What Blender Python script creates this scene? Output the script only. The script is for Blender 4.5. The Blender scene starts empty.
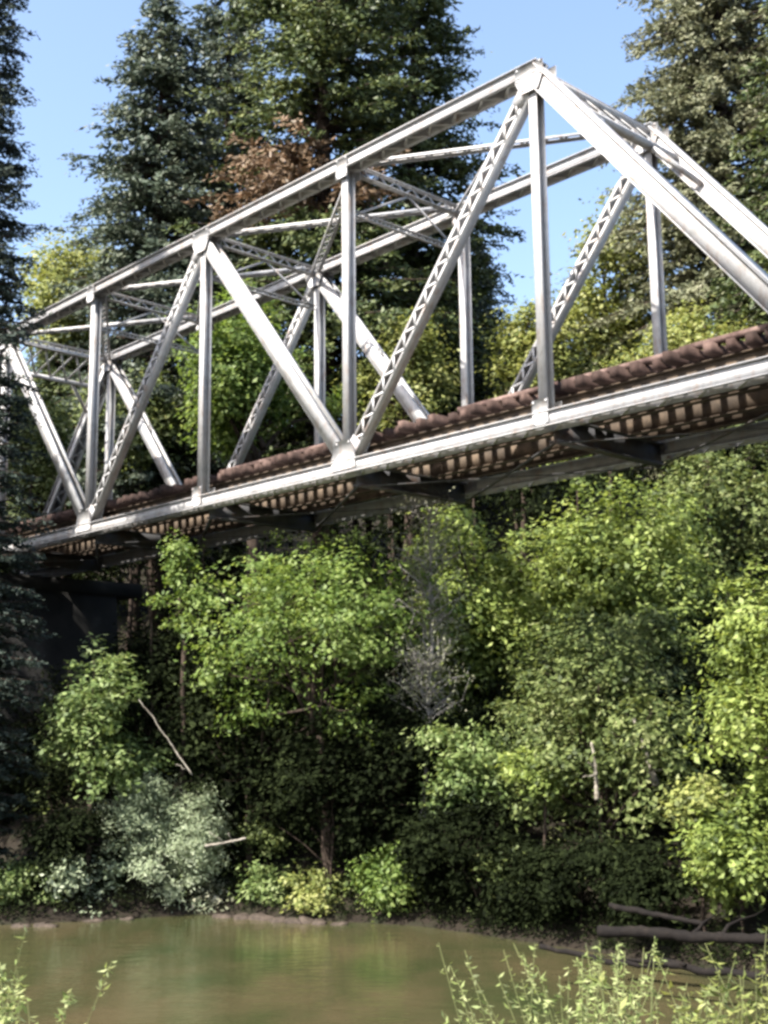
import bpy, math, random
import numpy as np
from mathutils import Vector, Matrix

# ------------------------------------------------------------------ camera
SC = bpy.context.scene
COL = SC.collection
F, PITCH, ROLL, EYE = 1238.7, 0.1723, 0.0112, 4.5
_c, _s, _cr, _sr = math.cos(PITCH), math.sin(PITCH), math.cos(ROLL), math.sin(ROLL)
AX_R = Vector((_cr, _sr * _s, -_sr * _c))
AX_U = Vector((_sr, -_cr * _s, _cr * _c))
AX_D = Vector((0, _c, _s))
cam_d = bpy.data.cameras.new('camera')
cam_d.sensor_fit = 'VERTICAL'
cam_d.sensor_height = 24.0
cam_d.lens = F * 24.0 / 1024.0
cam_d.clip_start, cam_d.clip_end = 0.1, 2000
cam = bpy.data.objects.new('camera', cam_d)
COL.objects.link(cam)
m = Matrix((AX_R, AX_U, -AX_D)).transposed().to_4x4()
m.translation = (0, 0, EYE)
cam.matrix_world = m
SC.camera = cam

# ------------------------------------------------------------------ light
SUN_AZ, SUN_EL = math.atan2(-0.79, -0.61), math.radians(50)
S = Vector((math.sin(SUN_AZ) * math.cos(SUN_EL), math.cos(SUN_AZ) * math.cos(SUN_EL), math.sin(SUN_EL)))
world = bpy.data.worlds.new('World')
SC.world = world
world.use_nodes = True
wn = world.node_tree
bg = wn.nodes['Background']
sky = wn.nodes.new('ShaderNodeTexSky')
sky.sky_type = 'NISHITA'
sky.sun_disc = False
sky.sun_elevation = SUN_EL
sky.sun_rotation = SUN_AZ
sky.air_density, sky.dust_density, sky.ozone_density = 1.0, 2.5, 0.8
wn.links.new(sky.outputs[0], bg.inputs[0])
bg.inputs[1].default_value = 0.13
sl = bpy.data.lights.new('sun', 'SUN')
sl.energy, sl.angle, sl.color = 5.0, math.radians(0.5), (1.0, 0.95, 0.86)
so = bpy.data.objects.new('sun', sl)
COL.objects.link(so)
so.rotation_euler = S.to_track_quat('Z', 'Y').to_euler()
SC.view_settings.view_transform = 'Standard'
SC.view_settings.look = 'None'
SC.view_settings.gamma = 1.0
SC.view_settings.use_curve_mapping = False
SC.view_settings.exposure = 1.6
SC.cycles.filter_width = 3.0
SC.cycles.max_bounces = 8
SC.cycles.transparent_max_bounces = 8

rng = np.random.default_rng(11)


def at(px, py, Y):
    """world point on the ray of photo pixel (px, py) at depth Y"""
    d = AX_D + AX_R * ((px - 384) / F) - AX_U * ((py - 512) / F)
    k = Y / d.y
    return np.array((d.x * k, Y, EYE + d.z * k))


# ------------------------------------------------------------------ materials
def new_mat(name):
    m = bpy.data.materials.new(name)
    m.use_nodes = True
    nt = m.node_tree
    return m, nt, nt.nodes['Principled BSDF']


def ramp(nt, fac, stops):
    r = nt.nodes.new('ShaderNodeValToRGB')
    el = r.color_ramp.elements
    while len(el) < len(stops):
        el.new(0.5)
    for e, (p, c) in zip(el, stops):
        e.position, e.color = p, (*c, 1)
    nt.links.new(fac, r.inputs[0])
    return r.outputs[0]


def noise(nt, scale, detail=5, rough=0.6, coord='Object', stretch=None):
    tc = nt.nodes.new('ShaderNodeTexCoord')
    n = nt.nodes.new('ShaderNodeTexNoise')
    n.inputs['Scale'].default_value = scale
    n.inputs['Detail'].default_value = detail
    n.inputs['Roughness'].default_value = rough
    v = tc.outputs[coord]
    if stretch:
        mp = nt.nodes.new('ShaderNodeMapping')
        mp.inputs['Scale'].default_value = stretch
        nt.links.new(v, mp.inputs[0])
        v = mp.outputs[0]
    nt.links.new(v, n.inputs['Vector'])
    return n.outputs[0]


def bump(nt, bsdf, h, strength, dist=0.02):
    b = nt.nodes.new('ShaderNodeBump')
    b.inputs['Strength'].default_value = strength
    b.inputs['Distance'].default_value = dist
    nt.links.new(h, b.inputs['Height'])
    nt.links.new(b.outputs[0], bsdf.inputs['Normal'])


def leaf_mat(name, cols, trans=0.35, rough=0.55, spec=0.3):
    """leaf colours vary from leaf to leaf and from bough to bough"""
    m, nt, b = new_mat(name)
    g = nt.nodes.new('ShaderNodeNewGeometry')
    nz = noise(nt, 0.55, 2)
    mx = nt.nodes.new('ShaderNodeMath')
    mx.operation = 'MULTIPLY_ADD'
    nt.links.new(g.outputs['Random Per Island'], mx.inputs[0])
    mx.inputs[1].default_value = 0.62
    mb = nt.nodes.new('ShaderNodeMath')
    mb.operation = 'MULTIPLY_ADD'
    nt.links.new(nz, mb.inputs[0])
    mb.inputs[1].default_value = 1.1
    mb.inputs[2].default_value = -0.36
    nt.links.new(mb.outputs[0], mx.inputs[2])
    k = len(cols) - 1
    col = ramp(nt, mx.outputs[0], [(i / k, c) for i, c in enumerate(cols)])
    nt.links.new(col, b.inputs['Base Color'])
    b.inputs['Roughness'].default_value = rough
    b.inputs['Specular IOR Level'].default_value = spec
    tr = nt.nodes.new('ShaderNodeBsdfTranslucent')
    hs = nt.nodes.new('ShaderNodeHueSaturation')
    hs.inputs['Hue'].default_value = 0.485
    hs.inputs['Saturation'].default_value = 1.1
    hs.inputs['Value'].default_value = 1.25
    nt.links.new(col, hs.inputs['Color'])
    nt.links.new(hs.outputs[0], tr.inputs[0])
    mix = nt.nodes.new('ShaderNodeMixShader')
    mix.inputs[0].default_value = trans
    nt.links.new(b.outputs[0], mix.inputs[1])
    nt.links.new(tr.outputs[0], mix.inputs[2])
    nt.links.new(mix.outputs[0], nt.nodes['Material Output'].inputs[0])
    return m


def rough_mat(name, stops, scale, rough=0.9, bmp=0.5, bd=0.03, stretch=None, spec=0.2):
    m, nt, b = new_mat(name)
    n = noise(nt, scale, 7, 0.65, stretch=stretch)
    nt.links.new(ramp(nt, n, stops), b.inputs['Base Color'])
    b.inputs['Roughness'].default_value = rough
    b.inputs['Specular IOR Level'].default_value = spec
    if bmp:
        bump(nt, b, n, bmp, bd)
    return m


def steel_mat():
    m, nt, b = new_mat('silver_painted_steel')
    n1 = noise(nt, 1.6, 8, 0.7)
    base = ramp(nt, n1, [(0.3, (0.26, 0.255, 0.25)), (0.5, (0.44, 0.435, 0.435)), (0.75, (0.34, 0.335, 0.34))])
    n2 = noise(nt, 3.5, 10, 0.75, stretch=(1.5, 1.5, 0.5))
    mask = ramp(nt, n2, [(0.52, (0, 0, 0)), (0.70, (.85, .85, .85))])
    mix = nt.nodes.new('ShaderNodeMixRGB')
    nt.links.new(mask, mix.inputs[0])
    nt.links.new(base, mix.inputs[1])
    mix.inputs[2].default_value = (0.30, 0.19, 0.13, 1)
    nt.links.new(mix.outputs[0], b.inputs['Base Color'])
    b.inputs['Roughness'].default_value = 0.5
    b.inputs['Metallic'].default_value = 0.1
    bump(nt, b, n2, 0.15, 0.01)
    return m


M = {}
M['steel'] = steel_mat()
M['dark_steel'] = rough_mat('weathered_grey_steel', [(0.3, (0.045, 0.045, 0.05)), (0.5, (0.085, 0.085, 0.09)), (0.72, (0.08, 0.05, 0.035))], 2.2, 0.7, 0.2)
M['rust_steel'] = rough_mat('rusty_brown_steel', [(0.3, (0.045, 0.036, 0.03)), (0.55, (0.10, 0.075, 0.055)), (0.75, (0.20, 0.145, 0.10))], 2.2, 0.8, 0.2)
M['tie_dark'] = rough_mat('dark_creosoted_timber', [(0.3, (0.014, 0.010, 0.009)), (0.5, (0.05, 0.031, 0.026)), (0.7, (0.15, 0.10, 0.085))], 1.1, 0.9, 0.12)
M['rail'] = rough_mat('rusty_rail', [(0.3, (0.10, 0.045, 0.025)), (0.7, (0.20, 0.10, 0.06))], 6, 0.6, 0.2)
M['tie'] = rough_mat('weathered_red_brown_timber', [(0.3, (0.018, 0.012, 0.011)), (0.48, (0.08, 0.05, 0.044)), (0.7, (0.22, 0.155, 0.135))], 1.9, 0.9, 0.12, stretch=(1, 1, 1))
M['concrete'] = rough_mat('shade_dark_concrete', [(0.3, (0.008, 0.008, 0.008)), (0.55, (0.018, 0.017, 0.016)), (0.8, (0.045, 0.042, 0.038))], 0.9, 0.92, 0.5)  # pier shade painted into the concrete as a near black tone
M['bark'] = rough_mat('brown_bark', [(0.3, (0.018, 0.013, 0.010)), (0.7, (0.065, 0.047, 0.036))], 5, 0.95, 0.8, stretch=(2, 2, 0.4))
M['grey_bark'] = rough_mat('pale_grey_bark', [(0.3, (0.14, 0.13, 0.12)), (0.7, (0.32, 0.30, 0.28))], 4, 0.9, 0.5, stretch=(2, 2, 0.5))
M['dead'] = rough_mat('bleached_dead_wood', [(0.3, (0.13, 0.11, 0.085)), (0.7, (0.34, 0.31, 0.26))], 5, 0.9, 0.5)
M['log'] = rough_mat('near_black_log', [(0.3, (0.004, 0.003, 0.003)), (0.6, (0.009, 0.007, 0.006)), (0.85, (0.04, 0.029, 0.022))], 4, 0.9, 1.0)  # near black wood with sparse brown patches
M['stem'] = rough_mat('green_stem', [(0.3, (0.07, 0.085, 0.03)), (0.7, (0.16, 0.17, 0.07))], 6, 0.7, 0)
M['rock'] = rough_mat('river_stone', [(0.3, (0.02, 0.016, 0.013)), (0.7, (0.085, 0.066, 0.052))], 4, 0.9, 0.5)
M['ground'] = rough_mat('shaded_forest_floor', [(0.25, (0.007, 0.0055, 0.004)), (0.5, (0.017, 0.013, 0.009)), (0.66, (0.013, 0.016, 0.007)), (0.85, (0.05, 0.034, 0.024))], 1.4, 0.98, 0.9, 0.06)  # soil colour lowered to carry the shade of the wooded bank

M['maple'] = leaf_mat('bright_maple_leaf', [(0.025, 0.05, 0.01), (0.09, 0.145, 0.03), (0.17, 0.235, 0.06), (0.28, 0.34, 0.12)], 0.42)
M['yellow'] = leaf_mat('yellow_green_leaf', [(0.04, 0.055, 0.015), (0.14, 0.17, 0.045), (0.26, 0.28, 0.085), (0.36, 0.36, 0.16)], 0.38)
M['light'] = leaf_mat('light_green_leaf', [(0.03, 0.05, 0.01), (0.12, 0.165, 0.04), (0.24, 0.3, 0.075), (0.38, 0.43, 0.16)], 0.38)
M['shadow_fir'] = leaf_mat('shaded_fir_needle', [(0.010, 0.016, 0.013), (0.022, 0.032, 0.026), (0.04, 0.055, 0.042), (0.07, 0.085, 0.068)], 0.12, .65, .2)  # darker fir needles, bluish shade painted into the colour
M['mid'] = leaf_mat('mid_green_leaf', [(0.012, 0.02, 0.006), (0.06, 0.085, 0.025), (0.15, 0.185, 0.06), (0.28, 0.3, 0.14)], 0.34, 0.6, 0.25)
M['dark'] = leaf_mat('shade_dark_leaf', [(0.003, 0.0045, 0.002), (0.006, 0.009, 0.003), (0.012, 0.017, 0.006), (0.04, 0.052, 0.02)], 0.2, 0.8, 0.05)  # deep shade under the canopy put into the leaf colour
M['sage'] = leaf_mat('grey_green_willow_leaf', [(0.09, 0.12, 0.07), (0.22, 0.27, 0.16), (0.34, 0.39, 0.25), (0.45, 0.49, 0.36)], 0.34, 0.5, 0.3)
M['fresh'] = leaf_mat('fresh_green_leaf', [(0.03, 0.055, 0.014), (0.1, 0.15, 0.045), (0.2, 0.26, 0.09), (0.33, 0.38, 0.18)], 0.4)
M['pale'] = leaf_mat('pale_yellow_weed_leaf', [(0.09, 0.13, 0.035), (0.2, 0.25, 0.08), (0.33, 0.37, 0.16), (0.47, 0.48, 0.27)], 0.36)
M['grey'] = leaf_mat('greyish_twig_leaf', [(0.07, 0.08, 0.045), (0.16, 0.17, 0.1), (0.25, 0.255, 0.17), (0.35, 0.34, 0.26)], 0.3)
M['fir'] = leaf_mat('blue_green_fir_needle', [(0.022, 0.034, 0.024), (0.05, 0.07, 0.048), (0.085, 0.105, 0.07), (0.14, 0.155, 0.11)], 0.15)
M['redwood'] = leaf_mat('dark_green_redwood_needle', [(0.018, 0.03, 0.012), (0.045, 0.066, 0.024), (0.09, 0.115, 0.038), (0.16, 0.175, 0.065)], 0.18)
M['dusty'] = leaf_mat('dusty_olive_needle', [(0.05, 0.06, 0.032), (0.11, 0.12, 0.066), (0.18, 0.185, 0.11), (0.26, 0.255, 0.17)], 0.2)
M['brown'] = leaf_mat('dead_brown_needle', [(0.06, 0.045, 0.025), (0.12, 0.08, 0.045), (0.20, 0.135, 0.085), (0.26, 0.19, 0.13)], 0.2)
M['shade'] = leaf_mat('shaded_forest_leaf', [(0.003, 0.0045, 0.002), (0.006, 0.009, 0.003), (0.013, 0.018, 0.006), (0.05, 0.064, 0.025)], 0.2, 0.8, 0.05)  # wood and thicket foliage, its shade painted in as near black leaves


def water_mat():
    m, nt, b = new_mat('murky_green_river')
    n0 = noise(nt, 0.35, 4, .6, stretch=(1, .5, 1))
    nt.links.new(ramp(nt, n0, [(0.35, (0.028, 0.036, 0.014)), (0.65, (0.066, 0.053, 0.028))]), b.inputs['Base Color'])
    b.inputs['Roughness'].default_value = 0.06
    b.inputs['IOR'].default_value = 1.33
    n = noise(nt, 2.2, 4, 0.55, stretch=(0.7, 1.6, 1))
    bump(nt, b, n, 0.35, 0.05)
    return m


M['water'] = water_mat()


# ------------------------------------------------------------------ mesh helpers
class MB:
    """collects vertices and faces for ONE mesh object"""

    def __init__(self):
        self.v, self.f, self.n = [], [], 0

    def add(self, v, f):
        self.v.append(np.asarray(v, float))
        self.f.append(np.asarray(f, int) + self.n)
        self.n += len(v)

    def box(self, o, ax, ay, az):
        """box centred at o with full edge vectors ax, ay, az"""
        o, ax, ay, az = (np.asarray(a, float) for a in (o, ax, ay, az))
        v = [o + .5 * (i * ax + j * ay + k * az) for i in (-1, 1) for j in (-1, 1) for k in (-1, 1)]
        self.add(v, [(0, 1, 3, 2), (4, 6, 7, 5), (0, 4, 5, 1), (2, 3, 7, 6), (0, 2, 6, 4), (1, 5, 7, 3)])

    def tube(self, pts, rad, k=6):
        pts = np.asarray(pts, float)
        n = len(pts)
        t = np.gradient(pts, axis=0)
        t /= np.linalg.norm(t, axis=1)[:, None] + 1e-9
        ref = np.array((0.31, 0.95, 0.1)) if abs(t[0][2]) > .7 else np.array((0., 0., 1.))
        u = np.cross(t, ref)
        u /= np.linalg.norm(u, axis=1)[:, None] + 1e-9
        w = np.cross(t, u)
        a = np.arange(k) * 2 * math.pi / k
        r = np.asarray(rad, float).reshape(-1, 1, 1) * np.ones((n, 1, 1))
        v = pts[:, None, :] + r * (np.cos(a)[None, :, None] * u[:, None, :] + np.sin(a)[None, :, None] * w[:, None, :])
        f = []
        for i in range(n - 1):
            for j in range(k):
                f.append((i * k + j, i * k + (j + 1) % k, (i + 1) * k + (j + 1) % k, (i + 1) * k + j))
        v = v.reshape(-1, 3)
        v = np.vstack([v, pts[0], pts[-1]])
        c0, c1 = n * k, n * k + 1
        for j in range(k):
            f.append((c0, (j + 1) % k, j, j))
            f.append((c1, (n - 1) * k + j, (n - 1) * k + (j + 1) % k, (n - 1) * k + (j + 1) % k))
        self.add(v, f)

    def leaves(self, P, size, bias, aspect=0.5, along=None, fold=0.12):
        """a kite-shaped leaf at each P"""
        P = np.asarray(P, float)
        N = len(P)
        if N == 0:
            return
        size = np.broadcast_to(np.asarray(size, float), (N,))[:, None]
        n = rng.normal(size=(N, 3)) * 0.5 + bias
        n /= np.linalg.norm(n, axis=1)[:, None] + 1e-9
        t = rng.normal(size=(N, 3)) if along is None else along + rng.normal(size=(N, 3)) * .25
        t -= n * (t * n).sum(1)[:, None]
        t /= np.linalg.norm(t, axis=1)[:, None] + 1e-9
        s = np.cross(n, t)
        a = P - t * size * .5
        b = P - t * size * .05 + s * size * aspect * .5 - n * size * fold
        c = P + t * size * .5
        d = P - t * size * .05 - s * size * aspect * .5 - n * size * fold
        v = np.stack([a, b, c, d], 1).reshape(-1, 3)
        self.add(v, np.arange(4 * N).reshape(N, 4))

    def build(self, name, mat, parent=None, loc=(0, 0, 0), smooth=False):
        me = bpy.data.meshes.new(name)
        v = np.concatenate(self.v) - np.asarray(loc, float)
        f = np.concatenate(self.f)
        tri = f[:, 2] == f[:, 3]
        q, t3 = f[~tri], f[tri][:, :3]
        me.vertices.add(len(v))
        me.vertices.foreach_set('co', v.astype(np.float32).ravel())
        li = np.concatenate([q.ravel(), t3.ravel()]).astype(np.int32)
        me.loops.add(len(li))
        me.loops.foreach_set('vertex_index', li)
        st = np.concatenate([np.arange(len(q)) * 4, len(q) * 4 + np.arange(len(t3)) * 3]).astype(np.int32)
        me.polygons.add(len(st))
        me.polygons.foreach_set('loop_start', st)
        if smooth:
            me.polygons.foreach_set('use_smooth', np.ones(len(st), bool))
        me.update(calc_edges=True)
        me.materials.append(mat)
        o = bpy.data.objects.new(name, me)
        COL.objects.link(o)
        if parent is not None:
            o.parent = parent
        else:
            o.location = loc
        return o


def tag(o, label=None, cat=None, group=None, kind=None):
    for k, v in (('label', label), ('category', cat), ('group', group), ('kind', kind)):
        if v:
            o[k] = v
    return o


def thing(name, loc, label, cat, group=None):
    o = bpy.data.objects.new(name, None)
    o.empty_display_size = 0.3
    COL.objects.link(o)
    o.location = loc
    return tag(o, label, cat, group)


# ------------------------------------------------------------------ terrain
_wl = [(-60, 905), (0, 925), (100, 920), (200, 914), (420, 926), (600, 953), (740, 976), (800, 985)]
WL = []
for px, py in _wl:
    d = AX_D + AX_R * ((px - 384) / F) - AX_U * ((py - 512) / F)
    k = -EYE / d.z
    WL.append((d.x * k, d.y * k))
WL = np.array(WL)
WX = np.concatenate([[-400, -60], WL[:, 0], [20, 60, 400]])
WY = np.concatenate([[WL[0, 1] + 4, WL[0, 1] + 2], WL[:, 1], [WL[-1, 1] - 1.0, WL[-1, 1] - 3, WL[-1, 1] - 3]])
_ph = rng.uniform(0, 6.28, (14, 2))
_fr = rng.normal(size=(14, 2))
_fr *= (np.array([.12, .18, .25, .3, .45, .6, .8, 1.0, 1.3, 1.7, 2.1, 2.6, 3.0, 3.6]) / np.linalg.norm(_fr, axis=1))[:, None]


def lump(x, y):
    h = 0
    for i in range(14):
        h = h + np.sin(_fr[i, 0] * x + _fr[i, 1] * y + _ph[i, 0]) * .16 / (0.6 + np.linalg.norm(_fr[i]))
    return h


def ground(x, y):
    x, y = np.asarray(x, float), np.asarray(y, float)
    dist = y - np.interp(x, WX, WY)
    up = np.interp(dist, [-8, -3, 0, .5, 1.5, 4, 10, 16, 26, 45, 90, 200], [-1.6, -1.1, 0, .35, .75, 1.5, 3.0, 4.8, 9.5, 17, 34, 60])
    near = np.interp(y, [-60, -8, -1, 1.5, 4, 7, 8.2, 10], [8, 3.6, 3.0, 2.85, 1.9, .5, 0, -1.0])
    h = np.where(y > 10, up, np.maximum(up, near))
    amp = np.clip(np.abs(h) * .8, .05, 1)
    return h + lump(x, y) * amp


def gz(x, y):
    return float(ground(x, y))


xs = np.unique(np.concatenate([np.linspace(-260, -40, 45), np.linspace(-40, 34, 186), np.linspace(34, 260, 46)]))
ys = np.unique(np.concatenate([np.linspace(-60, 0, 25), np.linspace(0, 60, 170), np.linspace(60, 260, 60)]))
gx, gy = np.meshgrid(xs, ys)
V = np.stack([gx, gy, ground(gx, gy)], -1).reshape(-1, 3)
nx, ny = len(xs), len(ys)
ii = (np.arange(ny - 1)[:, None] * nx + np.arange(nx - 1)[None, :]).ravel()
g = MB()
g.add(V, np.stack([ii, ii + 1, ii + nx + 1, ii + nx], 1))
tag(g.build('ground', M['ground'], smooth=True), kind='structure')
w = MB()
w.add([(-260, 2, 0), (260, 2, 0), (260, 60, 0), (-260, 60, 0)], [(0, 1, 2, 3)])
tag(w.build('river', M['water']), kind='structure')

# ------------------------------------------------------------------ truss bridge
TH = 0.7564
D3 = np.array((-math.sin(TH), math.cos(TH), 0))     # along the bridge, away from the camera
N3 = np.array((math.cos(TH), math.sin(TH), 0))      # from the near truss to the far truss
Z3 = np.array((0, 0, 1.))
P, H, W = 6.0, 7.647, 4.16
O3 = np.array((7.4446, 20.0175, EYE + 6.0688))


def B(i, n=0., z=0.):
    """point i panels along, n metres across, z metres above the bottom chord axis"""
    return O3 + D3 * (P * i) + N3 * n + Z3 * z


bridge = thing('truss_bridge', tuple(B(3, W / 2, -0.6)), 'silver painted steel railroad truss bridge with red brown timber deck crossing above the river bank', 'bridge')
BL = np.array(bridge.location)


def part(mb, name, mat, parent=None, label=None):
    o = mb.build(name, M[mat], parent or bridge, BL)
    if label:
        o['label'] = label
    return o


def frame_of(a, b):
    t = b - a
    L = np.linalg.norm(t)
    t = t / L
    s = np.cross(t, N3)
    return t, s / np.linalg.norm(s), L


def plate(mb, a, b, s, wid, n, th):
    """flat bar from a to b, in plane direction s width wid, across direction n thickness th"""
    t = b - a
    mb.box((a + b) / 2, t, s * wid, n * th)


def solid(mb, a, b, dep, wid):
    t, s, L = frame_of(a, b)
    mb.box((a + b) / 2, b - a, s * dep, N3 * wid)


def channel_box(mb, a, b, dep, wid, lace_side=None):
    """closed cover plate, two webs and two lower flanges"""
    t, s, L = frame_of(a, b)
    mid, dv = (a + b) / 2, b - a
    if s[2] < 0:
        s = -s
    th = .022
    mb.box(mid + s * (dep / 2 + th / 2), dv, s * th, N3 * (wid + .06))            # cover
    for k in (-1, 1):
        mb.box(mid + N3 * k * (wid / 2 - th / 2), dv, s * dep, N3 * th)             # webs
        mb.box(mid + N3 * k * (wid / 2 + .035) - s * (dep / 2 - th / 2), dv, s * th, N3 * .07)
        mb.box(mid + N3 * k * (wid / 2 + .035) + s * (dep / 2 - th / 2 - .003), dv, s * th, N3 * .07)
    lacing(mb, a - s * (dep / 2 + .006), b - s * (dep / 2 + .006), N3, wid, s, .012)


def lacing(mb, a, b, across, wid, normal, th, bar=.055, pitch=1.15):
    t = b - a
    L = np.linalg.norm(t)
    t = t / L
    n = max(2, int(L / (wid * pitch)))
    for i in range(n):
        k = 1 if i % 2 else -1
        p = a + t * (L * i / n) + across * k * wid / 2
        q = a + t * (L * (i + 1) / n) - across * k * wid / 2
        v = q - p
        sd = np.cross(v / np.linalg.norm(v), normal)
        mb.box((p + q) / 2, v, sd * bar, normal * th)


def laced(mb, a, b, dep, wid, flange=.085):
    """two channels laced together, seen as a pair of strips with a zigzag between"""
    t, s, L = frame_of(a, b)
    mid, dv = (a + b) / 2, b - a
    th = .018
    for k in (-1, 1):
        mb.box(mid + s * k * (dep / 2), dv, s * th, N3 * wid)
        for j in (-1, 1):
            mb.box(mid + s * k * (dep / 2 - flange / 2 + .01) + N3 * j * (wid / 2), dv, s * flange, N3 * th)
    for j in (-1, 1):
        lacing(mb, a + N3 * j * (wid / 2 + .016), b + N3 * j * (wid / 2 + .016), s, dep - .06, N3, .012)
    for e, f in ((0, .07), (.93, 1)):        # batten plates at the ends
        for j in (-1, 1):
            mb.box(a + dv * (e + f) / 2 + N3 * j * (wid / 2 + .028), dv * (f - e), s * (dep + .02), N3 * .012)


def ibeam(mb, a, b, dep, wid, side, th=.025):
    """I section: flanges lie across `side`, web along the remaining axis"""
    t = b - a
    tt = t / np.linalg.norm(t)
    up = np.cross(tt, side)
    mid = (a + b) / 2
    mb.box(mid, t, up * (dep - 2 * th), side * th)
    for k in (-1, 1):
        mb.box(mid + up * k * (dep / 2 - th / 2), t, up * th, side * wid)


for n0 in (0., W):
    out = -1 if n0 == 0 else 1
    # top chord, end posts
    tc = MB()
    channel_box(tc, B(1 - .03, n0, H), B(5 + .03, n0, H), .30, .34)
    top = part(tc, 'top_chord', 'steel')
    for i, j in ((1, 0), (5, 6)):
        e = MB()
        channel_box(e, B(i, n0, H - .05), B(j, n0, .1), .38, .36)
        part(e, 'end_post', 'steel')
    bc = MB()
    for k in (-1, 1):
        bc.box(B(3, n0 + k * .17, 0), D3 * (6 * P + .7), N3 * .022, Z3 * .32)
        for z in (-.15, .15):
            bc.box(B(3, n0 + k * .21, z), D3 * (6 * P + .7), N3 * .07, Z3 * .02)
    lacing(bc, B(-.05, n0, -.17), B(6.05, n0, -.17), N3, .36, Z3, .012)
    lacing(bc, B(-.05, n0, .17), B(6.05, n0, .17), N3, .36, Z3, .012)
    bot = part(bc, 'bottom_chord', 'steel')
    # verticals
    for i in range(1, 6):
        v = MB()
        ibeam(v, B(i, n0, .19), B(i, n0, H - .19), .26, .21, D3, .03)
        part(v, 'vertical_post', 'steel')
    # diagonals: slender laced ones and stout ones
    for a, b, kind in ((1, 2, 'laced'), (3, 2, 'stout'), (3, 4, 'laced'), (5, 4, 'stout')):
        d_ = MB()
        pa, pb = B(a, n0, H - .15), B(b, n0, .12)
        if kind == 'laced':
            laced(d_, pa, pb, .30, .24, .07)
        else:
            t, s, L = frame_of(pa, pb)
            for k in (-1, 1):
                d_.box((pa + pb) / 2 + N3 * k * .15, pb - pa, s * .34, N3 * .022)
                for j in (-1, 1):
                    d_.box((pa + pb) / 2 + N3 * k * .115 + s * j * .175, pb - pa, s * .02, N3 * .09)
        part(d_, 'diagonal', 'steel')
    # gusset plates riveted over the joints
    def gus(i, z, poly, parent):
        for k in (-1, 1):
            mbg = MB()
            nn = n0 + k * .222
            a = [B(i + x / P, nn - .008, z + y) for x, y in poly]
            b = [B(i + x / P, nn + .008, z + y) for x, y in poly]
            m_ = len(poly)
            fs = [(q, (q + 1) % m_, m_ + (q + 1) % m_, m_ + q) for q in range(m_)]
            fs += [(0, q, q + 1, q + 1) for q in range(1, m_ - 1)] + [(m_, m_ + q + 1, m_ + q, m_ + q) for q in range(1, m_ - 1)]
            mbg.add(a + b, fs)
            for x, y in poly:            # rivet heads
                mbg.box(B(i + x * .82 / P, n0 + k * .234, z + y * .82), D3 * .05, N3 * .02, Z3 * .05)
            part(mbg, 'gusset_plate', 'steel', parent)
    for i in (2, 4):
        gus(i, .22, [(-.42, -.28), (.42, -.28), (.42, .0), (.26, .42), (-.26, .42), (-.42, .0)], bot)
    for i in (1, 3, 5):
        gus(i, .1, [(-.2, -.2), (.2, -.2), (.2, .32), (-.2, .32)], bot)
        gus(i, H - .12, [(-.38, .2), (-.38, -.1), (-.22, -.4), (.22, -.4), (.38, -.1), (.38, .2)], top)
    for i in (2, 4):
        gus(i, H - .08, [(-.2, .2), (-.2, -.3), (.2, -.3), (.2, .2)], top)
    for i in (0, 6):
        sx = 1 if i == 0 else -1
        gus(i, .15, [(-.4 * sx, -.22), (.42 * sx, -.22), (.42 * sx, .1), (.4 * sx, .55), (.1 * sx, .55), (-.4 * sx, .1)], bot)

# cross members at the top
for i in range(1, 6):
    s_ = MB()
    a, b = B(i, .2, H - .05), B(i, W - .2, H - .05)
    for z in (.12, -.12):
        for k in (-1, 1):
            s_.box((a + b) / 2 + Z3 * z + D3 * k * .05, b - a, Z3 * .018, D3 * .08)
    lacing(s_, a, b, Z3, .24, D3, .012, .05)
    part(s_, 'top_strut', 'steel')
for i in range(1, 5):
    for a, b in ((B(i, .2, H - .1), B(i + 1, W - .2, H - .1)), (B(i + 1, .2, H + .1), B(i, W - .2, H + .1))):
        x_ = MB()
        t = (b - a) / np.linalg.norm(b - a)
        sd = np.cross(t, Z3)
        for k in (-1, 1):
            x_.box((a + b) / 2 + sd * k * .10, b - a, sd * .07, Z3 * .018)
            x_.box((a + b) / 2 + sd * k * .135 - Z3 * .035, b - a, sd * .014, Z3 * .06)
        lacing(x_, a + Z3 * .016, b + Z3 * .016, sd, .2, Z3, .012, .05)
        part(x_, 'lateral_brace', 'steel')
# sway frames between the verticals
for i in (2, 3, 4):
    s_ = MB()
    a, b = B(i, .2, H - 1.25), B(i, W - .2, H - 1.25)
    for z in (0, .12):
        s_.box((a + b) / 2 + Z3 * z, b - a, Z3 * .02, D3 * .1)
    lacing(s_, a + Z3 * .06, b + Z3 * .06, Z3, .12, D3, .012, .04)
    for u, v in ((.2, .5), (1 - .2, .5)):
        p, q = B(i, W * u if u > .5 else .2, 0), None
    plate(s_, B(i, .25, H - 1.2), B(i, W * .5, H - .2), Z3, .07, D3, .02)
    plate(s_, B(i, W - .25, H - 1.2), B(i, W * .5, H - .2), Z3, .07, D3, .022)
    part(s_, 'sway_frame', 'steel')
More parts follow.
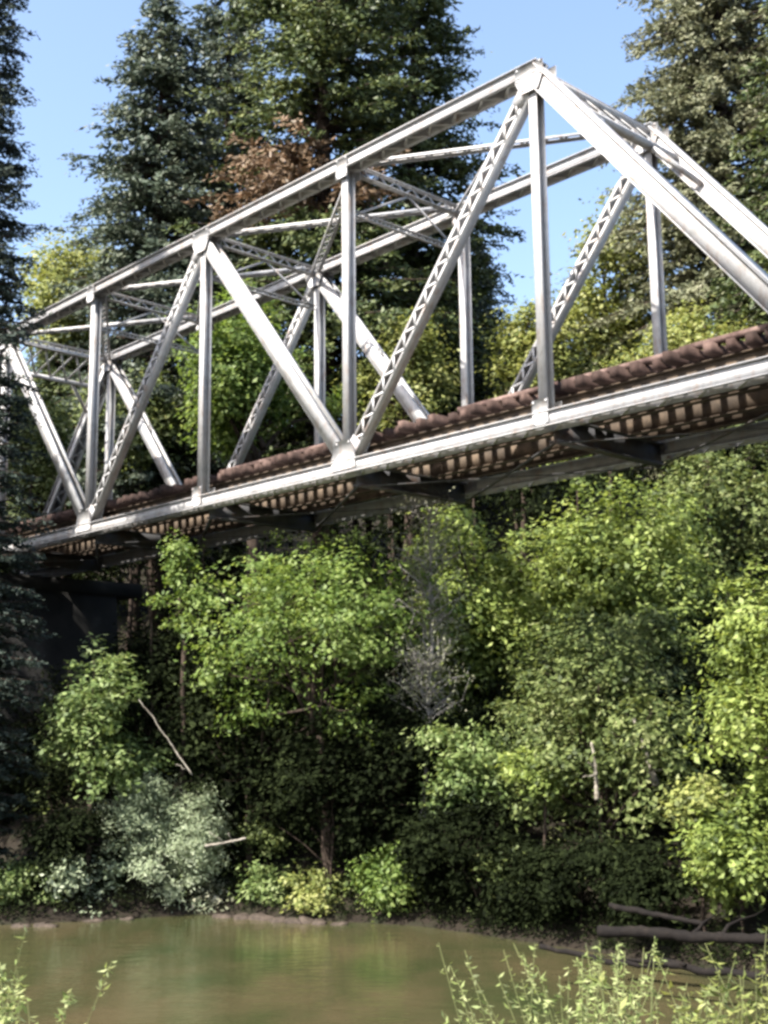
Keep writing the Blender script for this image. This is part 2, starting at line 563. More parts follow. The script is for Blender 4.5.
# portal frames in the plane of the end posts
for i, j in ((1, 0), (5, 6)):
    p_ = MB()
    e0, e1 = B(i, 0, H), B(j, 0, 0)
    down = (e1 - e0) / np.linalg.norm(e1 - e0)
    nrm = np.cross(down, N3)
    L0, L1 = .12, 1.25
    for q in (L0, L1):
        p_.box(e0 + down * q + N3 * W / 2, N3 * (W - .42), down * .11, nrm * .2)
    ncell = 6
    for c in range(ncell):
        for fl in (0, 1):
            u0, u1 = .22 + (W - .44) * c / ncell, .22 + (W - .44) * (c + 1) / ncell
            a = e0 + down * (L0 if fl else L1) + N3 * u0
            b = e0 + down * (L1 if fl else L0) + N3 * u1
            v = b - a
            sd = np.cross(v / np.linalg.norm(v), nrm)
            p_.box((a + b) / 2 + nrm * (.03 if fl else -.03), v, sd * .07, nrm * .014)
    for n0, n1 in ((.2, 1.15), (W - .2, W - 1.15)):      # knee braces
        a, b = e0 + down * 2.3 + N3 * n0, e0 + down * 1.32 + N3 * n1
        v = b - a
        p_.box((a + b) / 2, v, np.cross(v / np.linalg.norm(v), nrm) * .12, nrm * .12)
    part(p_, 'portal_frame', 'steel', None, 'lattice portal frame joining the tops of the two end posts')
# floor system
for i in range(7):
    f_ = MB()
    ibeam(f_, B(i, .2, -.14), B(i, W - .2, -.14), .50, .26, D3, .03)
    part(f_, 'floor_beam', 'dark_steel')
for n0 in (.62, 1.42, W - 1.42, W - .62):
    f_ = MB()
    ibeam(f_, B(-.04, n0, .36), B(6.04, n0, .36), .50, .2, N3, .022)
    part(f_, 'stringer', 'rust_steel')
for i in range(6):
    f_ = MB()
    plate(f_, B(i, .25, -.40), B(i + 1, W - .25, -.40), N3, .1, Z3, .015)
    plate(f_, B(i + 1, .25, -.42), B(i, W - .25, -.42), N3, .1, Z3, .015)
    part(f_, 'bottom_lateral_brace', 'dark_steel')
NT = 86
tie = MB()
tie.box(B(.05, W / 2, .72), D3 * .20, N3 * (W - .62), Z3 * .20)
tie0 = part(tie, 'railroad_tie', 'tie_dark')
me0 = tie0.data
for k in range(1, NT):
    tk = MB()
    j1, j2 = rng.normal() * .035, rng.normal() * .02
    tk.box(B(.05 + 5.9 * k / (NT - 1), W / 2 + j1 * 3.2, .725 + abs(j2) * .8), (D3 + N3 * j2 * .5) * (.15 + rng.uniform(0, .06)), N3 * (W - .5), Z3 * (.20 + rng.uniform(0, .03)))
    part(tk, 'railroad_tie', 'tie_dark')
for n0 in (.50, W - .50):
    for q in range(12):
        if n0 < 1 and q in (3, 6, 7):
            continue
        gt = MB()
        gt.box(B((q + .5) * .5, n0 + rng.normal() * .03, .885 + rng.normal() * .012), D3 * (.5 * P - .05 - rng.uniform(0, .25)), N3 * .16, Z3 * .11)
        part(gt, 'guard_timber', 'tie')
for n0 in (W / 2 - .75, W / 2 + .75):
    r_ = MB()
    for z, wd, h in ((.865, .13, .02), (.93, .02, .11), (1.005, .07, .04)):
        r_.box(B(3, n0, z), D3 * 6.06 * P, N3 * wd, Z3 * h)
    part(r_, 'rail', 'rail')

# piers
def pier(i0, i1, zt, label, ext=0.):
    c = B((i0 + i1) / 2, W / 2, 0)
    zb = gz(c[0], c[1]) - 1.2
    o = thing('bridge_pier', (c[0], c[1], zb), label, 'pier')
    ln = (i1 - i0) * P
    pb = MB()
    a = np.array((c[0], c[1], zb))
    hh = O3[2] + zt - zb
    # battered shaft with cut nose at each end
    prof = [(-ln / 2, -W / 2 - 1.0 + ext), (-ln / 4, -W / 2 - 1.9 + ext), (ln / 4, -W / 2 - 1.9 + ext), (ln / 2, -W / 2 - 1.0 + ext),
            (ln / 2, W / 2 + 1.0 - ext), (ln / 4, W / 2 + 1.9 - ext), (-ln / 4, W / 2 + 1.9 - ext), (-ln / 2, W / 2 + 1.0 - ext)]
    rows = []
    for z, k in ((0, 1.1), (hh - .5, 1.0)):
        rows += [a + D3 * x * k + N3 * y * k + Z3 * z for x, y in prof]
    m_ = 8
    fs = [(q, (q + 1) % m_, m_ + (q + 1) % m_, m_ + q) for q in range(m_)]
    fs += [(m_, m_ + q, m_ + q + 1, m_ + q + 1) for q in range(1, m_ - 1)]
    pb.add(rows, fs)
    pb.build('shaft', M['concrete'], o, a)
    cp = MB()
    cp.box(a + Z3 * (hh - .25), D3 * (ln + .2), N3 * (W + 4.1 - 2 * ext), Z3 * .5)
    cp.build('cap', M['concrete'], o, a)
    for n0 in (0, W):
        for i in ((0,) if i0 < 0.2 else (6,)):
            bs = MB()
            q = B(i, n0, 0)
            bs.box((q[0], q[1], O3[2] + (zt - .22) / 2 + .005), D3 * .7, N3 * .6, Z3 * (-.22 - zt - .02))
            bs.build('bearing_block', M['dark_steel'], o, a)
    return o


pier(5.15, 6.3, -.62, 'tall dark concrete pier under the far left end of the bridge')
pier(-.5, .05, -.62, 'dark concrete pier under the near right end of the bridge', 1.3)


# ------------------------------------------------------------------ vegetation
def wobble(a, b, n, amp):
    a, b = np.asarray(a, float), np.asarray(b, float)
    t = np.linspace(0, 1, n)[:, None]
    p = a + (b - a) * t
    o = np.cumsum(rng.normal(size=(n, 3)) * amp, axis=0)
    o -= t * o[-1]
    return p + o


def clump_leaves(mb, centres, per, spread, size, out_c, aspect=.5, flat=.55, upb=.75, outb=.8):
    """leaf clumps: `per` leaves scattered round each centre"""
    C = np.repeat(centres, per, axis=0)
    sp = np.repeat(rng.uniform(.6, 1.35, len(centres)) * spread, per)[:, None]
    off = rng.normal(size=C.shape) * sp
    off[:, 2] *= flat
    Pn = C + off
    o = Pn - out_c
    o /= np.linalg.norm(o, axis=1)[:, None] + 1e-6
    bias = o * outb
    bias[:, 2] += upb
    mb.leaves(Pn, rng.uniform(.6, 1.3, len(Pn)) * size, bias, aspect)


def lobes_in(c, r, n):
    out = []
    for i in range(n):
        d = rng.normal(size=3)
        d /= np.linalg.norm(d)
        k = rng.uniform(.35, .72)
        out.append((c + d * r * k, r * rng.uniform(.36, .56)))
    for i in range(max(3, n // 2)):          # boughs that reach past the outline
        d = rng.normal(size=3)
        d[2] *= .7
        d /= np.linalg.norm(d)
        out.append((c + d * r * rng.uniform(.85, 1.08), r * rng.uniform(.14, .30, 3)))
    return out


def crown(mb, c, r, nl, clumps, per, spread, size, aspect=.5, fill=.25):
    c, r = np.asarray(c, float), np.asarray(r, float)
    lobes = lobes_in(c, r, nl)
    for lc, lr in lobes:
        n = max(3, int(clumps / nl * rng.uniform(.7, 1.3) * min(1, float(lr.mean() / (r.mean() * .45)) ** 1.5)))
        d = rng.normal(size=(n, 3))
        d[:, 2] += .25
        d /= np.linalg.norm(d, axis=1)[:, None]
        k = (1 - fill * rng.random((n, 1)) ** 2 * 2)
        cc = lc + d * lr * np.clip(k, .2, 1) * rng.uniform(.85, 1.15, (n, 1))
        clump_leaves(mb, cc, per, spread, size, lc, aspect)
    return lobes


def tree(name, px, top, bot, hw, Y, mat, label, cat='tree', clumps=260, per=34, spread=.30, size=.16, nl=9, bark='bark',
         aspect=.55, depth=None, lean=0., base_px=None, group=None, parts=('trunk', 'crown'), fill=.3, trunk=.03, base_y=None):
    """broadleaf tree whose crown spans the given photo rows at depth Y"""
    x0 = at(px, bot, Y)[0]
    Y = max(Y, float(np.interp(x0, WX, WY)) + .7)
    c = at(px, (top + bot) / 2, Y)
    zt, zb = at(px, top, Y)[2], at(px, bot, Y)[2]
    rx = hw * Y / F
    ry = depth or rx
    bx = at(base_px if base_px is not None else px, bot, Y)[0]
    by = Y if base_y is None else base_y
    b = np.array((bx, by, gz(bx, by) - .1))
    o = thing(name, tuple(b), label, cat, group)
    cr = MB()
    lobes = crown(cr, c, (rx, ry, (zt - zb) / 2), nl, clumps, per, spread, size, aspect, fill)
    tr = MB()
    h = max(zt - b[2], .5)
    fork = np.array((b[0] * .4 + c[0] * .6, b[1] * .4 + c[1] * .6, max(b[2] + .25, min(zb, c[2]))))
    r0 = h * trunk
    tr.tube(wobble(b, fork, 7, h * .008), np.linspace(r0, r0 * .7, 7), 8)
    tr.tube(wobble(fork, (c[0], c[1], zt - (zt - zb) * .15), 7, h * .012), np.linspace(r0 * .68, r0 * .1, 7), 6)
    for lc, lr in lobes:
        st = fork + (np.array((c[0], c[1], zt)) - fork) * rng.uniform(0, .4)
        tr.tube(wobble(st, lc, 6, h * .012), np.linspace(r0 * .4, r0 * .08, 6), 5)
        for q in range(4):
            d = rng.normal(size=3)
            d[2] = abs(d[2])
            tr.tube(wobble(lc, lc + d / np.linalg.norm(d) * lr * .85, 4, .03), np.linspace(r0 * .09, r0 * .02, 4), 4)
    tr.build(parts[0], M[bark], o, b)
    cr.build(parts[1], M[mat], o, b)
    return o


def bush(name, px, top, bot, hw, Y, mat, label, **k):
    k.setdefault('cat', 'bush')
    k.setdefault('parts', ('stems', 'foliage'))
    k.setdefault('trunk', .012)
    k.setdefault('nl', 7)
    return tree(name, px, top, bot, hw, Y, mat, label, **k)


def conifer(name, px, top, Y, hw, mat, label, low=0.2, levels=80, per=6, droop=.25, spray=.55, density=1.0, power=.8, brown=None,
            base_px=None, seed_gap=.12, bark='bark'):
    """tall conifer: trunk plus whorls of drooping boughs carrying flat sprays"""
    t = at(px, top, Y)
    bx = at(base_px if base_px is not None else px, 600, Y)[0]
    b = np.array((bx, Y, gz(bx, Y) - .3))
    h = t[2] - b[2]
    R = hw * Y / F
    o = thing(name, tuple(b), label, 'tree')
    tr, cr, br = MB(), MB(), MB()
    tp = wobble(b, t, 12, h * .003)
    tr.tube(tp, np.linspace(h * .016, .02, 12), 10)
    for lv in range(levels):
        u = low + (1 - low) * (lv + rng.random()) / levels
        k = u * 11
        i = min(int(k), 10)
        p0 = tp[i] + (tp[i + 1] - tp[i]) * (k - i)
        w = (u - low) / (1 - low)
        prof = (1 - w) ** power * min(1, .45 + w * 3.2)
        for q in range(per):
            if rng.random() < seed_gap:
                continue
            az = rng.uniform(0, 2 * math.pi)
            L = max(.35, R * prof * rng.uniform(.5, 1.12))
            hd = np.array((math.cos(az), math.sin(az), 0))
            n = 7
            ss = np.linspace(0, 1, n)[:, None]
            up = rng.uniform(.0, .25) + .35 * w
            pts = p0 + hd * L * ss + Z3 * (up * L * ss - (droop + .25) * L * ss ** 2 + .12 * L * ss ** 4)
            pts += np.cumsum(rng.normal(size=(n, 3)) * .015 * L, axis=0)
            tr.tube(pts, np.linspace(.012 * L + .015, .008, n), 4)
            ns = max(5, int(L / spray * 7 * density))
            s = rng.uniform(.12, 1.0, ns) ** .8
            f = s * (n - 1)
            fi = np.minimum(f.astype(int), n - 2)
            fr = (f - fi)[:, None]
            pp = pts[fi] * (1 - fr) + pts[fi + 1] * fr
            side = np.array((-hd[1], hd[0], 0))
            sg = rng.choice((-1, 1), ns)[:, None]
            al = hd * rng.uniform(.3, 1.0, (ns, 1)) + side * sg * rng.uniform(.3, 1.0, (ns, 1)) - Z3 * rng.uniform(0, .6, (ns, 1))
            al /= np.linalg.norm(al, axis=1)[:, None]
            ln = spray * rng.uniform(.5, 1.3, ns) * (1.1 - .5 * s)
            tgt = br if (brown and abs(u - brown[0]) < brown[1] and hd @ np.array(brown[2]) > .2) else cr
            for q2 in range(3):
                off = al * (ln * (.25 + .35 * q2))[:, None] + rng.normal(size=(ns, 3)) * .07 * spray
                off[:, 2] -= rng.uniform(0, .12, ns) * spray
                tgt.leaves(pp + off, ln * (.62 - .1 * q2), np.array((0, 0, .7)) + hd * .25, .42, al, .18)
    tr.build('trunk', M[bark], o, b)
    cr.build('crown', M[mat], o, b)
    if br.n:
        br.build('dead_boughs', M['brown'], o, b)['label'] = 'brown dead boughs low on the dark conifer'
    return o


# conifers behind the bridge
conifer('conifer', -14, -230, 31.5, 76, 'shadow_fir', 'shade darkened blue green conifer at the left edge of the photo with thin drooping tip boughs', low=.04, levels=130, droop=.15, per=9, power=.45, seed_gap=.2, spray=.42)
conifer('conifer', 162, -4, 58, 150, 'fir', 'tall pointed fir behind the left part of the truss with a full blue green crown', low=.12, levels=100, per=10, spray=.95, power=.55, seed_gap=.4)
conifer('conifer', 232, -60, 63, 105, 'fir', 'slim conifer between the pointed fir and the widest dark conifer', low=.12, levels=85, per=9, spray=.95, power=.5, seed_gap=.3)
conifer('conifer', 322, -230, 56, 172, 'redwood', 'widest dark green conifer rising behind the top chord with brown dead boughs', low=.12, levels=110, per=9, spray=.95, power=.5, brown=(.47, .04, (-.5, -.86, 0)), seed_gap=.3)
conifer('conifer', 412, -190, 62, 135, 'redwood', 'dark conifer just left of the sky gap beside the bridge apex', low=.1, levels=95, per=9, spray=.95, power=.5, seed_gap=.3)
conifer('conifer', 724, -190, 56, 170, 'dusty', 'soft olive conifer right of the sky gap behind the end posts', low=.1, levels=110, per=10, spray=.9, power=.5, seed_gap=.25)
conifer('conifer', 812, -200, 44, 128, 'redwood', 'green conifer at the right edge of the photo nearer than the soft olive one', low=.12, levels=95, per=9, spray=.8, power=.5, seed_gap=.25)
conifer('conifer', 470, 235, 70, 84, 'fir', 'shorter dark blue conifer below the sky gap behind the far truss', low=.1, levels=70, per=8, spray=.8, power=.55)
conifer('conifer', 60, 330, 62, 90, 'redwood', 'dark conifer top rising behind the far left end of the truss', low=.1, levels=60, per=8, spray=.8, power=.5)
# tall trees beyond the left edge of the frame, shading the pier and the bank
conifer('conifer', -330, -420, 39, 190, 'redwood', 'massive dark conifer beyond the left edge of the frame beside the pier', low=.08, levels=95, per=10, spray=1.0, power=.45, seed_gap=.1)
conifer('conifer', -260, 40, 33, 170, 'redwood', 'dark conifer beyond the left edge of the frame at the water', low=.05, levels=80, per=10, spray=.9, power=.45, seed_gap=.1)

# trees seen through and above the bridge
tree('broadleaf_tree', 610, 215, 420, 62, 60, 'yellow', 'yellow green tree filling the panel below the bridge apex', clumps=330, spread=.5, size=.30, trunk=.02)
tree('broadleaf_tree', 530, 300, 440, 48, 55, 'yellow', 'small yellow green tree seen between the two verticals right of centre', clumps=240, spread=.42, size=.26, trunk=.02)
tree('broadleaf_tree', 705, 300, 450, 75, 48, 'yellow', 'dusty green bushy tree behind the deck at the right side', clumps=300, spread=.42, size=.24, trunk=.02)
tree('broadleaf_tree', 255, 300, 470, 75, 46, 'maple', 'light green tree filling the middle left panel of the truss', clumps=360, spread=.4, size=.24, trunk=.02)
tree('broadleaf_tree', 405, 320, 440, 52, 52, 'yellow', 'round yellow green tree behind the middle of the deck', clumps=240, spread=.4, size=.24, trunk=.02)
tree('broadleaf_tree', 75, 235, 400, 68, 64, 'yellow', 'olive yellow tree behind the far left end of the bridge', clumps=300, spread=.5, size=.30, trunk=.02)
tree('broadleaf_tree', 40, 385, 535, 48, 50, 'mid', 'green tree low behind the far left end of the truss', clumps=260, spread=.4, size=.24, trunk=.02)
tree('broadleaf_tree', 140, 370, 500, 52, 56, 'mid', 'darker green tree behind the second panel from the left', clumps=260, spread=.42, size=.26, trunk=.02)

# trees under the bridge
tree('maple_tree', 312, 530, 735, 112, 28.5, 'maple', 'bright green maple whose rounded crown tops out just under the deck', clumps=430, per=34, spread=.22, size=.15, nl=20, base_px=330, trunk=.013)
tree('maple_tree', 185, 548, 640, 28, 30, 'maple', 'small bright green sapling left of the large maple', clumps=70, per=30, spread=.2, size=.15, nl=5, trunk=.010)
tree('broadleaf_tree', 472, 500, 740, 66, 38, 'light', 'mid green tree right of the bare pale tree', clumps=420, spread=.34, size=.2, nl=12)
tree('broadleaf_tree', 600, 470, 760, 112, 37, 'light', 'large yellow green tree leaning out under the right half of the deck', clumps=680, per=38, spread=.32, size=.2, nl=18, base_px=620, trunk=.02)
tree('broadleaf_tree', 705, 445, 640, 80, 42, 'mid', 'olive green tree under the deck toward the right side', clumps=380, spread=.36, size=.22)
tree('broadleaf_tree', 782, 555, 800, 84, 24, 'light', 'tall light green tree cut by the right edge of the photo', clumps=440, per=34, spread=.22, size=.15, nl=20, trunk=.016)
tree('broadleaf_tree', 605, 610, 850, 105, 28.5, 'mid', 'dull green low tree in front of the large yellow green one', clumps=420, per=36, spread=.24, size=.15, nl=16, trunk=.018)
tree('broadleaf_tree', 150, 590, 800, 60, 34, 'dark', 'dark shaded tree standing right of the pier', clumps=260, spread=.28, size=.17, nl=11)
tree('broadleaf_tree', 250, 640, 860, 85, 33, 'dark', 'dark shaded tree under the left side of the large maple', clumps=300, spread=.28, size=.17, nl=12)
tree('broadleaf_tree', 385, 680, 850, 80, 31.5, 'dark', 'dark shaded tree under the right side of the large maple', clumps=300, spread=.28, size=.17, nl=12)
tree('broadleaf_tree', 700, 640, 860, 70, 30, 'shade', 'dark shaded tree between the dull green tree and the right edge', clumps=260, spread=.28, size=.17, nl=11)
bush('young_tree', 92, 635, 800, 42, 31.5, 'fresh', 'bright leafy young tree just right of the dark pier', cat='tree', parts=('trunk', 'crown'), clumps=170, per=26, spread=.2, size=.17, nl=10)

# bank bushes
WX0 = []
def bank_bush(px, top, bot, hw, mat, label, off=.7, name='bush', **k):
    k.setdefault('spread', .16)
    k.setdefault('size', .14)
    d = AX_D + AX_R * ((px - 384) / F)
    Y = 25.0
    for _ in range(8):
        Y = float(np.interp(d.x * Y / d.y, WX, WY)) + off
    WX0.append((d.x * Y / d.y, Y, hw * Y / F))
    return bush(name, px, top, bot, hw, Y, mat, label, **k)


bank_bush(163, 768, 914, 64, 'sage', 'pale grey green willow bush rounded at the water edge', .45, 'willow_bush', clumps=600, per=46, spread=.15, size=.13, aspect=.22, nl=11, fill=.2)
bank_bush(20, 865, 926, 42, 'fresh', 'low light green bush at the left end of the far bank', clumps=120, per=26)
bank_bush(80, 850, 918, 36, 'sage', 'small pale bush between the left end bush and the willow', clumps=100, per=26)
bank_bush(262, 868, 914, 30, 'fresh', 'low bright bush just right of the willow', clumps=90, per=26)
bank_bush(318, 872, 918, 34, 'yellow', 'low yellow green bush at the waterline under the maple', clumps=90, per=26)
bank_bush(392, 838, 924, 44, 'maple', 'rounded light green bush at the waterline near the middle', clumps=170, per=28)
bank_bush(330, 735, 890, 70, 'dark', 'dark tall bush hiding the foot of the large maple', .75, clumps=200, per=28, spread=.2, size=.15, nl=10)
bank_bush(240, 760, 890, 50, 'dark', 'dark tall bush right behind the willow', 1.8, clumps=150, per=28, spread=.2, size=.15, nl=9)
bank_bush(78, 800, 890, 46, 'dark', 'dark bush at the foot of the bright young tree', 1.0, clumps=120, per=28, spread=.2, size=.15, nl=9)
bank_bush(465, 725, 812, 54, 'fresh', 'spreading mid green bush on the slope below the bare pale tree', 1.7, clumps=210, per=28, spread=.2, size=.15, nl=9)
bank_bush(205, 665, 740, 40, 'light', 'light green shrub in the dark gap above the willow', 2.6, clumps=60, per=22, nl=6, spread=.2)
bank_bush(120, 735, 790, 36, 'fresh', 'sprawling green shrub under the bright young tree', 1.5, clumps=60, per=22, nl=6, spread=.2)
bank_bush(545, 745, 800, 34, 'light', 'light shrub on the slope left of the pale upright stub', 1.6, clumps=60, per=22, nl=6, spread=.18)
bank_bush(500, 845, 890, 28, 'mid', 'small olive shrub low on the dark slope right of centre', 1.2, clumps=40, per=20, nl=5, spread=.16)
bank_bush(265, 815, 850, 24, 'mid', 'small olive shrub above the driftwood stick', 1.4, clumps=40, per=20, nl=5, spread=.16)
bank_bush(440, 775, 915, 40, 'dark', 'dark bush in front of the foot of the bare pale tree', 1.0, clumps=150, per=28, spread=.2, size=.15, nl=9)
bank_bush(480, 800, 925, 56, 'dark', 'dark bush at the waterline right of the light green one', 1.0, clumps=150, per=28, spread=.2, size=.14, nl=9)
bank_bush(738, 770, 915, 52, 'light', 'light green leafy bush overhanging the logs at right', 1.0, clumps=230, per=30, spread=.17, size=.14, nl=10)
bank_bush(700, 772, 835, 30, 'yellow', 'yellow green spray of leaves reaching left above the logs', 1.2, clumps=70, per=26, nl=5)
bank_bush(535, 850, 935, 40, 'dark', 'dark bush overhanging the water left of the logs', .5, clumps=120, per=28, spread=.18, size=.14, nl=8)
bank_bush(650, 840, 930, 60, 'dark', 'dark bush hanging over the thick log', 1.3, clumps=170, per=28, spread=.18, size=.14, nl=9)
bank_bush(215, 870, 915, 26, 'grey', 'small greyish bush at the waterline touching the willow', .4, clumps=60, per=26, nl=5)
bank_bush(580, 825, 925, 60, 'dark', 'dark low bush behind the logs', 1.2, clumps=140, per=26, spread=.2, size=.14, nl=9)


# the bare pale tree
def bare_tree():
    b0 = at(424, 760, 30.9)
    b = np.array((b0[0], 30.9, gz(b0[0], 30.9) - .1))
    o = thing('bare_tree', tuple(b), 'slender pale grey tree with thin almost leafless twigs under the deck', 'tree')
    tr, cr = MB(), MB()
    tip = at(428, 508, 30.9)
    tp = wobble(b, tip, 12, .05)
    tr.tube(tp, np.linspace(.10, .012, 12), 8)
    ends = []
    for q in range(90):
        u = rng.uniform(.42, .98)
        p = b + (tip - b) * u
        d = rng.normal(size=3) * np.array((1, 1, .2)) + Z3 * .9
        d /= np.linalg.norm(d)
        L = rng.uniform(.5, 1.5) * (1.2 - u * .5)
        pts = wobble(p, p + d * L, 5, .05)
        tr.tube(pts, np.linspace(.02, .005, 5), 4)
        for r in range(4):
            e = pts[2 + r % 3] + rng.normal(size=3) * .3 + Z3 * .15
            tr.tube(wobble(pts[2 + r % 3], e, 3, .03), np.linspace(.01, .004, 3), 3)
            ends.append(e)
    clump_leaves(cr, np.array(ends), 6, .14, .09, tip)
    tr.build('trunk', M['grey_bark'], o, b)
    cr.build('crown', M['grey'], o, b)


bare_tree()


# foreground plants on the near bank
def weeds(name, px, top, Y, hw, n, mat, label, size=.10, lw=.3):
    c = at(px, 1000, Y)
    b = np.array((c[0], Y, gz(c[0], Y)))
    o = thing(name, tuple(b), label, 'plant')
    st, lf = MB(), MB()
    for q in range(n):
        x = px + rng.uniform(-1, 1) * hw
        fade = 1 - .35 * abs(x - px) / hw
        tip = at(x, top + rng.uniform(0, 75) / fade, Y + rng.normal() * .35)
        r0 = np.array((c[0] + (tip[0] - c[0]) * .45, tip[1] + rng.normal() * .1, 0))
        r0[2] = gz(r0[0], r0[1]) - .03
        lean = rng.normal(size=3) * np.array((.22, .12, .05))
        pts = wobble(r0, tip, 9, .02) + lean * (np.linspace(0, 1, 9)[:, None] ** 2.5)
        st.tube(pts, np.linspace(.006, .0012, 9), 4)
        k = 75
        s = rng.uniform(.35, 1, k) ** .7
        f = s * 8
        fi = np.minimum(f.astype(int), 7)
        fr = (f - fi)[:, None]
        pp = pts[fi] * (1 - fr) + pts[fi + 1] * fr
        al = rng.normal(size=(k, 3)) * np.array((1.1, 1.1, .5)) + Z3 * .25
        al /= np.linalg.norm(al, axis=1)[:, None]
        sz = size * rng.uniform(.35, 1.35, k) * (1.15 - .6 * s)
        lf.leaves(pp + al * sz[:, None] * .5, sz, np.array((0, 0, .8)), lw, al, .1)
    st.build('stems', M['stem'], o, b)
    lf.build('foliage', M[mat], o, b)


weeds('tall_weed', 580, 938, 5.2, 90, 70, 'pale', 'feathery pale yellow green weed in the foreground at the bottom edge', .06, .3)
weeds('tall_weed', 765, 935, 5.0, 45, 34, 'yellow', 'leafy olive weed in the bottom right corner', .085, .34)
weeds('tall_weed', 2, 950, 5.4, 40, 26, 'pale', 'leafy yellow green weed in the bottom left corner', .08, .34)


# fallen wood
def log(name, a, b, r0, r1, mat, label, cat='log', branches=0):
    a, b = np.asarray(a, float), np.asarray(b, float)
    o = thing(name, tuple((a + b) / 2 - Z3 * r0 * .8), label, cat)
    l_ = MB()
    n = 30
    l_.tube(wobble(a, b, n, np.linalg.norm(b - a) * .004), np.linspace(r0, r1, n) * rng.uniform(.82, 1.15, n), 12)
    l_.build('stem' if cat == 'branch' else 'trunk', M[mat], o, np.array(o.location), smooth=True)
    for q in range(branches):
        p = a + (b - a) * rng.uniform(.35, .95)
        d = rng.normal(size=3)
        d[2] = abs(d[2]) * .6
        mb = MB()
        mb.tube(wobble(p, p + d * rng.uniform(.2, .5) * min(2.0, np.linalg.norm(b - a)) * .6, 5, .03), np.linspace(r1 * .5, .006, 5), 5)
        mb.build('broken_limb', M[mat], o, np.array(o.location))
    return o


log('fallen_log', at(600, 931, 22.9), at(800, 940, 21.2), .10, .085, 'log', 'thick dark fallen log lying along the bank at right', branches=3)
log('fallen_log', at(540, 948, 22.8), at(790, 980, 20.2), .045, .07, 'log', 'thinner dark log half sunk at the waterline below the thick one', branches=2)
log('fallen_log', at(610, 905, 23.6), at(705, 924, 22.5), .06, .04, 'log', 'dark slanting log propped above the thick fallen log', branches=0)
log('dead_branch', at(634, 718, 27.2), at(656, 785, 27.0), .035, .08, 'dead', 'pale broken branch hanging steeply in the dull green tree', 'branch', 3)
log('dead_branch', at(592, 742, 27.0), at(597, 800, 27.0), .03, .05, 'dead', 'pale upright dead stub left of the steep broken branch', 'branch', 2)
log('dead_branch', at(138, 700, 28.6), at(192, 775, 28.3), .008, .016, 'dead', 'thin bleached twig arching down above the willow bush', 'branch', 1)
log('dead_branch', at(205, 846, 27.3), at(246, 838, 27.3), .03, .02, 'dead', 'short bleached driftwood stick right of the willow bush', 'branch', 2)

# stones and red soil edge at the waterline
def rock(px, py, size):
    d = AX_D + AX_R * ((px - 384) / F) - AX_U * ((py - 512) / F)
    k = -(EYE - .1) / d.z
    x, y = d.x * k, d.y * k
    mb = MB()
    nu, nv = 12, 8
    vs, fs = [], []
    ph = rng.uniform(0, 6, 4)
    for i in range(nv + 1):
        for j in range(nu):
            th, fi = math.pi * i / nv, 2 * math.pi * j / nu
            r = 1 + .12 * rng.normal() + .2 * math.sin(2 * fi + ph[0]) * math.sin(th) + .14 * math.sin(3 * th + ph[1] + fi) + .08 * math.sin(5 * fi + ph[2])
            vs.append((x + size * r * math.sin(th) * math.cos(fi), y + size * .8 * r * math.sin(th) * math.sin(fi), -.03 + size * .42 * r * math.cos(th)))
    for i in range(nv):
        for j in range(nu):
            fs.append((i * nu + j, (i + 1) * nu + j, (i + 1) * nu + (j + 1) % nu, i * nu + (j + 1) % nu))
    mb.add(vs, fs)
    o = mb.build('rock', M['rock'], None, (x, y, 0), smooth=True)
    tag(o, 'pale brown stone at the far waterline', 'rock', 'stones along the far waterline')


for px, py, s in ((95, 917, .22), (112, 914, .3), (128, 915, .2), (222, 913, .25), (243, 914, .3), (262, 915, .34), (280, 917, .3), (300, 918, .36), (318, 919, .26), (340, 920, .2), (20, 922, .22), (45, 922, .26)):
    rock(px, py, s)

# ------------------------------------------------------------------ masses nobody could count
wood, trunks = MB(), MB()
for q in range(150):
    Y = rng.uniform(46, 110)
    x = rng.uniform(-.48, .48) * Y + rng.normal() * 2
    if abs((np.array((x, Y, 0)) - O3) @ N3 - W / 2) < 6.0 and -4 < (np.array((x, Y, 0)) - O3) @ D3 < 46:
        continue
    z = gz(x, Y)
    h = rng.uniform(6, 11) * (1 if Y < 60 else 1.25)
    top_row = 713 - (z + h - EYE) / Y * F
    px = 384 + x / Y * F
    lim = 330 if px < 480 else 310
    if top_row < lim:
        h = max(3.5, (713 - lim) / F * Y + EYE - z)
        if z + 2 > EYE + (713 - lim) / F * Y:
            continue
    c = np.array((x, Y, z + h * .58))
    crown(wood, c, (h * .36, h * .36, h * .46), 6, 75, 20, .034 * h + .12, .011 * h + .16, .55, .3)
    trunks.tube(wobble((x, Y, z - .3), (x, Y, z + h * .8), 6, .08), np.linspace(h * .02, .03, 6), 6)
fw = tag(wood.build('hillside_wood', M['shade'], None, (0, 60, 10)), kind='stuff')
fw['label'] = 'shaded green wood covering the hillside behind the bridge'
fw['category'] = 'wood'
tw = trunks.build('trunks', M['bark'], fw, (0, 60, 10))

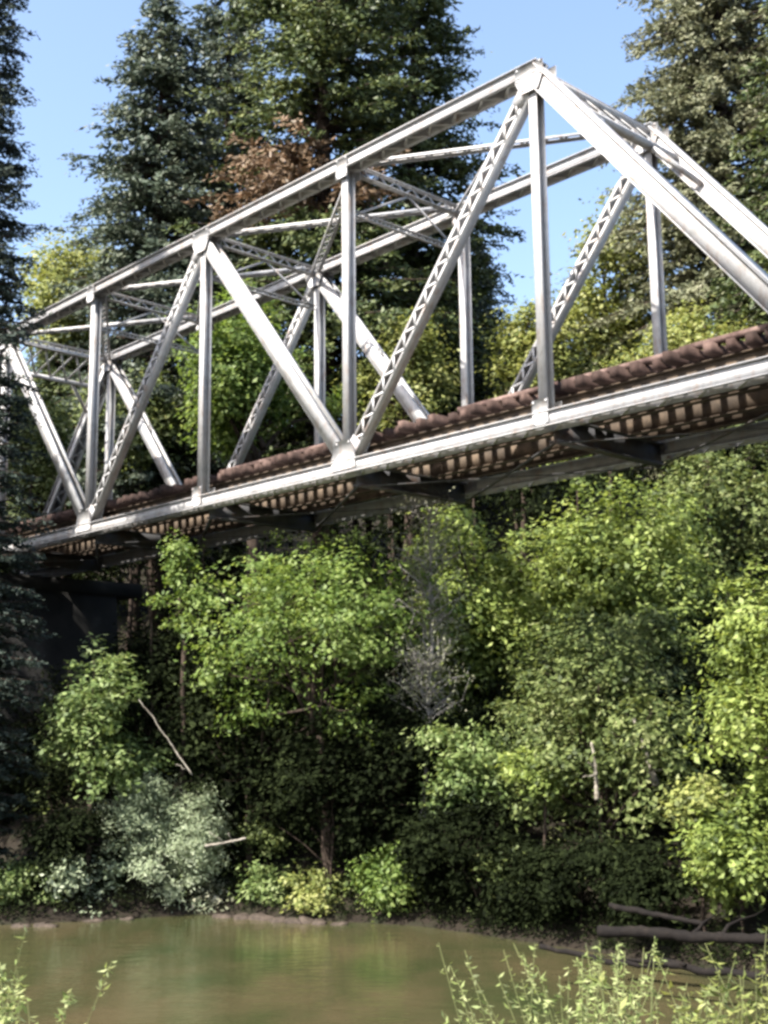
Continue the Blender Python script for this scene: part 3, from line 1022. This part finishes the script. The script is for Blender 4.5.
th, ths = MB(), MB()
for q in range(420):
    Y = rng.uniform(20, 46)
    x = rng.uniform(-.42, .42) * Y
    d0 = Y - float(np.interp(x, WX, WY))
    if d0 < .3:
        continue
    if any((x - u) ** 2 + (Y - .6 - v) ** 2 < (q_ + .55) ** 2 for u, v, q_ in WX0):
        continue
    z = gz(x, Y)
    h = min(rng.uniform(.9, 2.2) * min(1, .35 + d0 * .35) + d0 * .14, 4.2)
    if abs((np.array((x, Y, 0)) - O3) @ N3 - W / 2) < 5 and z + h > 9.5:
        continue
    c = np.array((x, Y, z + h * .52))
    lobes = crown(th, c, (h * .62, h * .62, h * .5), 5, 46, 24, .2 + .02 * h, .15, .5, .5)
    for lc, lr in lobes:
        ths.tube(wobble((x, Y, z - .1), lc, 5, .06), np.linspace(.035, .01, 5), 4)
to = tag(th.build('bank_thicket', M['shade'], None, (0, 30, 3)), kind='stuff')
to['label'] = 'dark shaded thicket covering the far bank under the bridge'
to['category'] = 'thicket'
ths.build('stems', M['bark'], to, (0, 30, 3))

und = MB()
N = 2600
yy = rng.uniform(20, 75, N)
xx = rng.uniform(-.5, .5, N) * yy
dd = yy - np.interp(xx, WX, WY)
ok = dd > .35
xx, yy = xx[ok], yy[ok]
hh = rng.uniform(.1, .9, len(xx))
cc = np.stack([xx, yy, ground(xx, yy) + hh], 1)
clump_leaves(und, cc, 22, .26, .15, np.array((0, 40, -30.)), .5, .7)
uo = tag(und.build('undergrowth', M['mid'], None, (0, 40, 4)), kind='stuff')
uo['label'] = 'low leafy undergrowth covering the far bank'
uo['category'] = 'undergrowth'
sd = MB()
xx = rng.uniform(-13, 12, 1500)
yy = np.interp(xx, WX, WY) + rng.uniform(.05, 1.3, 1500)
cc = np.stack([xx, yy, ground(xx, yy) + rng.uniform(.0, .3, 1500)], 1)
clump_leaves(sd, cc, 14, .14, .10, np.array((0, 40, -30.)), .4, .6)
sdo = tag(sd.build('shore_litter', M['shade'], None, (0, 26, 0)), kind='stuff')
sdo['label'] = 'dark leaf litter and trailing leaves along the far waterline'
sdo['category'] = 'litter'
nb = MB()
N = 1200
yy = rng.uniform(-6, 7.2, N)
xx = rng.uniform(-14, 14, N)
cc = np.stack([xx, yy, ground(xx, yy) + rng.uniform(.02, .25, N)], 1)
clump_leaves(nb, cc, 14, .12, .09, np.array((0, 2, -30.)), .3, .6)
no = tag(nb.build('bank_grass', M['yellow'], None, (0, 2, 2)), kind='stuff')
no['label'] = 'low grass and weeds covering the near bank'
no['category'] = 'grass'
